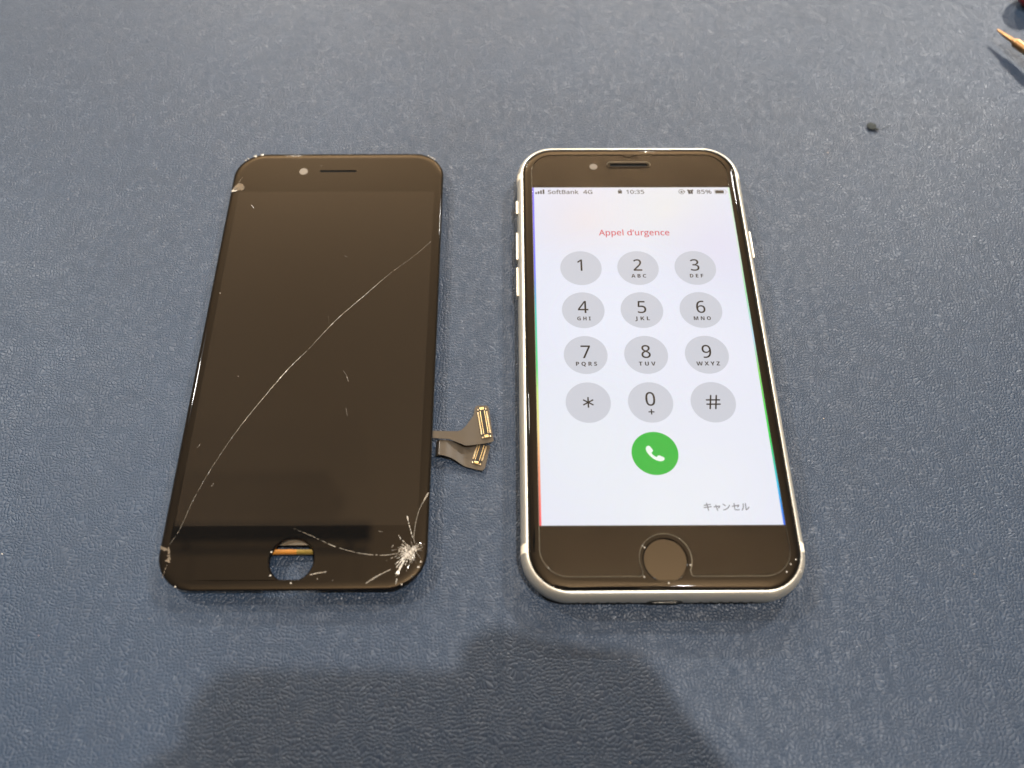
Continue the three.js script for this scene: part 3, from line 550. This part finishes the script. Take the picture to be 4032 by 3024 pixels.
// ---------------------------------------------------------------- who takes the picture: phone and hands behind the lens, seen only by their shadow
{
  const right = new THREE.Vector3().crossVectors(FWD, UPV).normalize();
  const basis = new THREE.Matrix4().makeBasis(right, UPV, FWD.clone().negate());
  const t = thing('camera_phone', 'black phone held up over the desk to take the picture', 'phone', [0, 0, 0]);
  t.position.copy(CAM); t.quaternion.setFromRotationMatrix(basis);
  const g = join(loft([[0.8, 1.5], [0, 2.3], [0, 9.2], [0.8, 10]].map(([i, y]) => ({ y, pts: ring(38 - i, 76 - i, 9 - i) })).reverse()), cap(ring(37.2, 75.2, 8.2), 10), cap(ring(37.2, 75.2, 8.2), 1.5, [], true));
  g.rotateX(Math.PI / 2); g.translate(22.5, -64, 0);     // loft is built flat: y becomes the thickness
  mesh('body', g, M.blackPlastic, t);
  const l = new THREE.TorusGeometry(6.5, 1, 10, 40); l.translate(0, 0, 1.2); mesh('lens_ring', plain(l), M.steel, t);
}
function blob(caps, cell, k) {                            // smooth union of tapered capsules, in millimetres
  const lo = [1e9, 1e9, 1e9], hi = [-1e9, -1e9, -1e9];
  for (const [a, b, ra, rb] of caps) for (const [p, r] of [[a, ra], [b, rb]]) for (let i = 0; i < 3; i++) { lo[i] = Math.min(lo[i], p[i] - r - 8); hi[i] = Math.max(hi[i], p[i] + r + 8); }
  const size = Math.max(...hi.map((h, i) => h - lo[i])), mid = lo.map((l, i) => (l + hi[i]) / 2), n = Math.min(96, Math.ceil(size / cell));
  const mc = new MarchingCubes(n, M.skin, false, false, 400000); mc.isolation = 0;
  for (let z = 0; z < n; z++) for (let y = 0; y < n; y++) for (let x = 0; x < n; x++) {
    const P = [x, y, z].map((v, i) => mid[i] + (v / (n / 2) - 1) * size / 2);
    let d = 1e3;
    for (const [a, b, ra, rb] of caps) {
      const ab = [b[0] - a[0], b[1] - a[1], b[2] - a[2]], ap = [P[0] - a[0], P[1] - a[1], P[2] - a[2]], h = clamp((ab[0] * ap[0] + ab[1] * ap[1] + ab[2] * ap[2]) / (ab[0] ** 2 + ab[1] ** 2 + ab[2] ** 2), 0, 1);
      const e = Math.hypot(ap[0] - ab[0] * h, ap[1] - ab[1] * h, ap[2] - ab[2] * h) - lerp(ra, rb, h);
      const q = clamp(0.5 + 0.5 * (d - e) / k, 0, 1); d = lerp(d, e, q) - k * q * (1 - q);
    }
    mc.field[x + y * n + z * n * n] = -d;
  }
  mc.update();
  const g = new THREE.BufferGeometry();
  g.setAttribute('position', new THREE.BufferAttribute(mc.positionArray.slice(0, mc.count * 3), 3));
  g.setAttribute('normal', new THREE.BufferAttribute(mc.normalArray.slice(0, mc.count * 3), 3));
  const s = size / 2; g.scale(s, s, s); g.translate(...mid);
  return g;
}
{
  const t = thing('person', 'hands of the person holding the camera phone, in dark sleeves', 'person', [0, 0, 0]);
  const chain = (pts, r0, r1) => pts.slice(1).map((p, i) => [pts[i], p, lerp(r0, r1, i / (pts.length - 1)), lerp(r0, r1, (i + 1) / (pts.length - 1))]);
  const rightHand = [
    ...chain([[63, 172, 155], [50, 198, 136], [33, 208, 112], [9, 207, 105]], 10.5, 7.8),
    ...chain([[70, 160, 166], [60, 190, 143], [42, 204, 132], [16, 203, 126]], 10.5, 8),
    ...chain([[72, 150, 182], [62, 178, 160], [44, 192, 150], [20, 192, 146]], 10, 7.6),
    ...chain([[74, 142, 196], [64, 166, 178], [48, 178, 170], [28, 180, 166]], 9, 7),
    ...chain([[82, 158, 200], [66, 158, 196], [42, 164, 186], [22, 172, 176]], 11.5, 8.5),
    [[74, 168, 160], [82, 146, 204], 14, 16], [[78, 158, 176], [84, 142, 206], 16, 17], [[82, 146, 204], [104, 118, 262], 19, 24], [[104, 118, 262], [130, 92, 330], 24, 28],
  ];
  const leftHand = [
    ...chain([[-74, 168, 154], [-67, 188, 138], [-52, 199, 128], [-34, 198, 126]], 10, 7.6),
    ...chain([[-76, 156, 168], [-70, 180, 148], [-54, 191, 144], [-34, 190, 142]], 10.5, 8),
    ...chain([[-78, 146, 184], [-72, 168, 165], [-56, 180, 160], [-36, 180, 158]], 10, 7.6),
    ...chain([[-80, 138, 198], [-74, 156, 182], [-58, 168, 177], [-42, 170, 174]], 9, 7),
    ...chain([[-86, 152, 204], [-72, 154, 200], [-50, 160, 192], [-30, 168, 184]], 11.5, 8.5),
    [[-78, 164, 162], [-88, 142, 206], 14, 16], [[-82, 152, 178], [-92, 136, 210], 16, 17], [[-88, 142, 206], [-112, 114, 264], 19, 24], [[-112, 114, 264], [-140, 88, 332], 24, 28],
  ];
  mesh('hand', blob(rightHand, 3, 5), M.skin, t);
  mesh('hand', blob(leftHand, 3, 5), M.skin, t);
  const sweater = [
    [[-30, 250, 500], [-30, -60, 560], 125, 135], [[-70, 235, 500], [10, 235, 500], 110, 110], [[-30, 330, 470], [-30, 250, 500], 60, 110],
    [[-190, 290, 490], [130, 290, 490], 62, 62],
    [[150, 285, 485], [205, 70, 520], 56, 44], [[205, 70, 520], [118, 104, 298], 43, 32],
    [[-210, 285, 485], [-265, 70, 520], 56, 44], [[-265, 70, 520], [-126, 100, 302], 43, 32],
  ];
  mesh('sweater', blob(sweater, 9, 26), M.sleeve, t, 'dark sweater');
  const head = [
    [[-30, 345, 455], [-30, 420, 420], 52, 50], [[-30, 500, 372], [-30, 545, 400], 76, 84], [[-30, 440, 352], [-30, 470, 350], 46, 56], [[-30, 405, 338], [-30, 425, 345], 26, 40],
    [[-30, 482, 290], [-30, 452, 278], 9, 15], [[-48, 420, 306], [-12, 420, 306], 8, 8], [[-108, 478, 392], [-110, 450, 388], 10, 8], [[48, 478, 392], [50, 450, 388], 10, 8],
  ];
  const hd = mesh('head', blob(head, 5, 12), M.skin, t);
  for (const x of [-60, 0]) { const e = new THREE.SphereGeometry(12, 20, 14); e.translate(x, 482, 306); mesh('eye', plain(e), M.antenna, hd); }
  mesh('hair', blob([[[-30, 560, 385], [-30, 530, 430], 74, 86], [[-30, 500, 440], [-30, 455, 450], 76, 58], [[-75, 560, 350], [15, 560, 350], 44, 44], [[-98, 520, 405], [-100, 480, 420], 24, 18], [[38, 520, 405], [40, 480, 420], 24, 18]], 6, 14), M.cord, hd, 'short dark hair');
}
renderer.render(scene, camera);
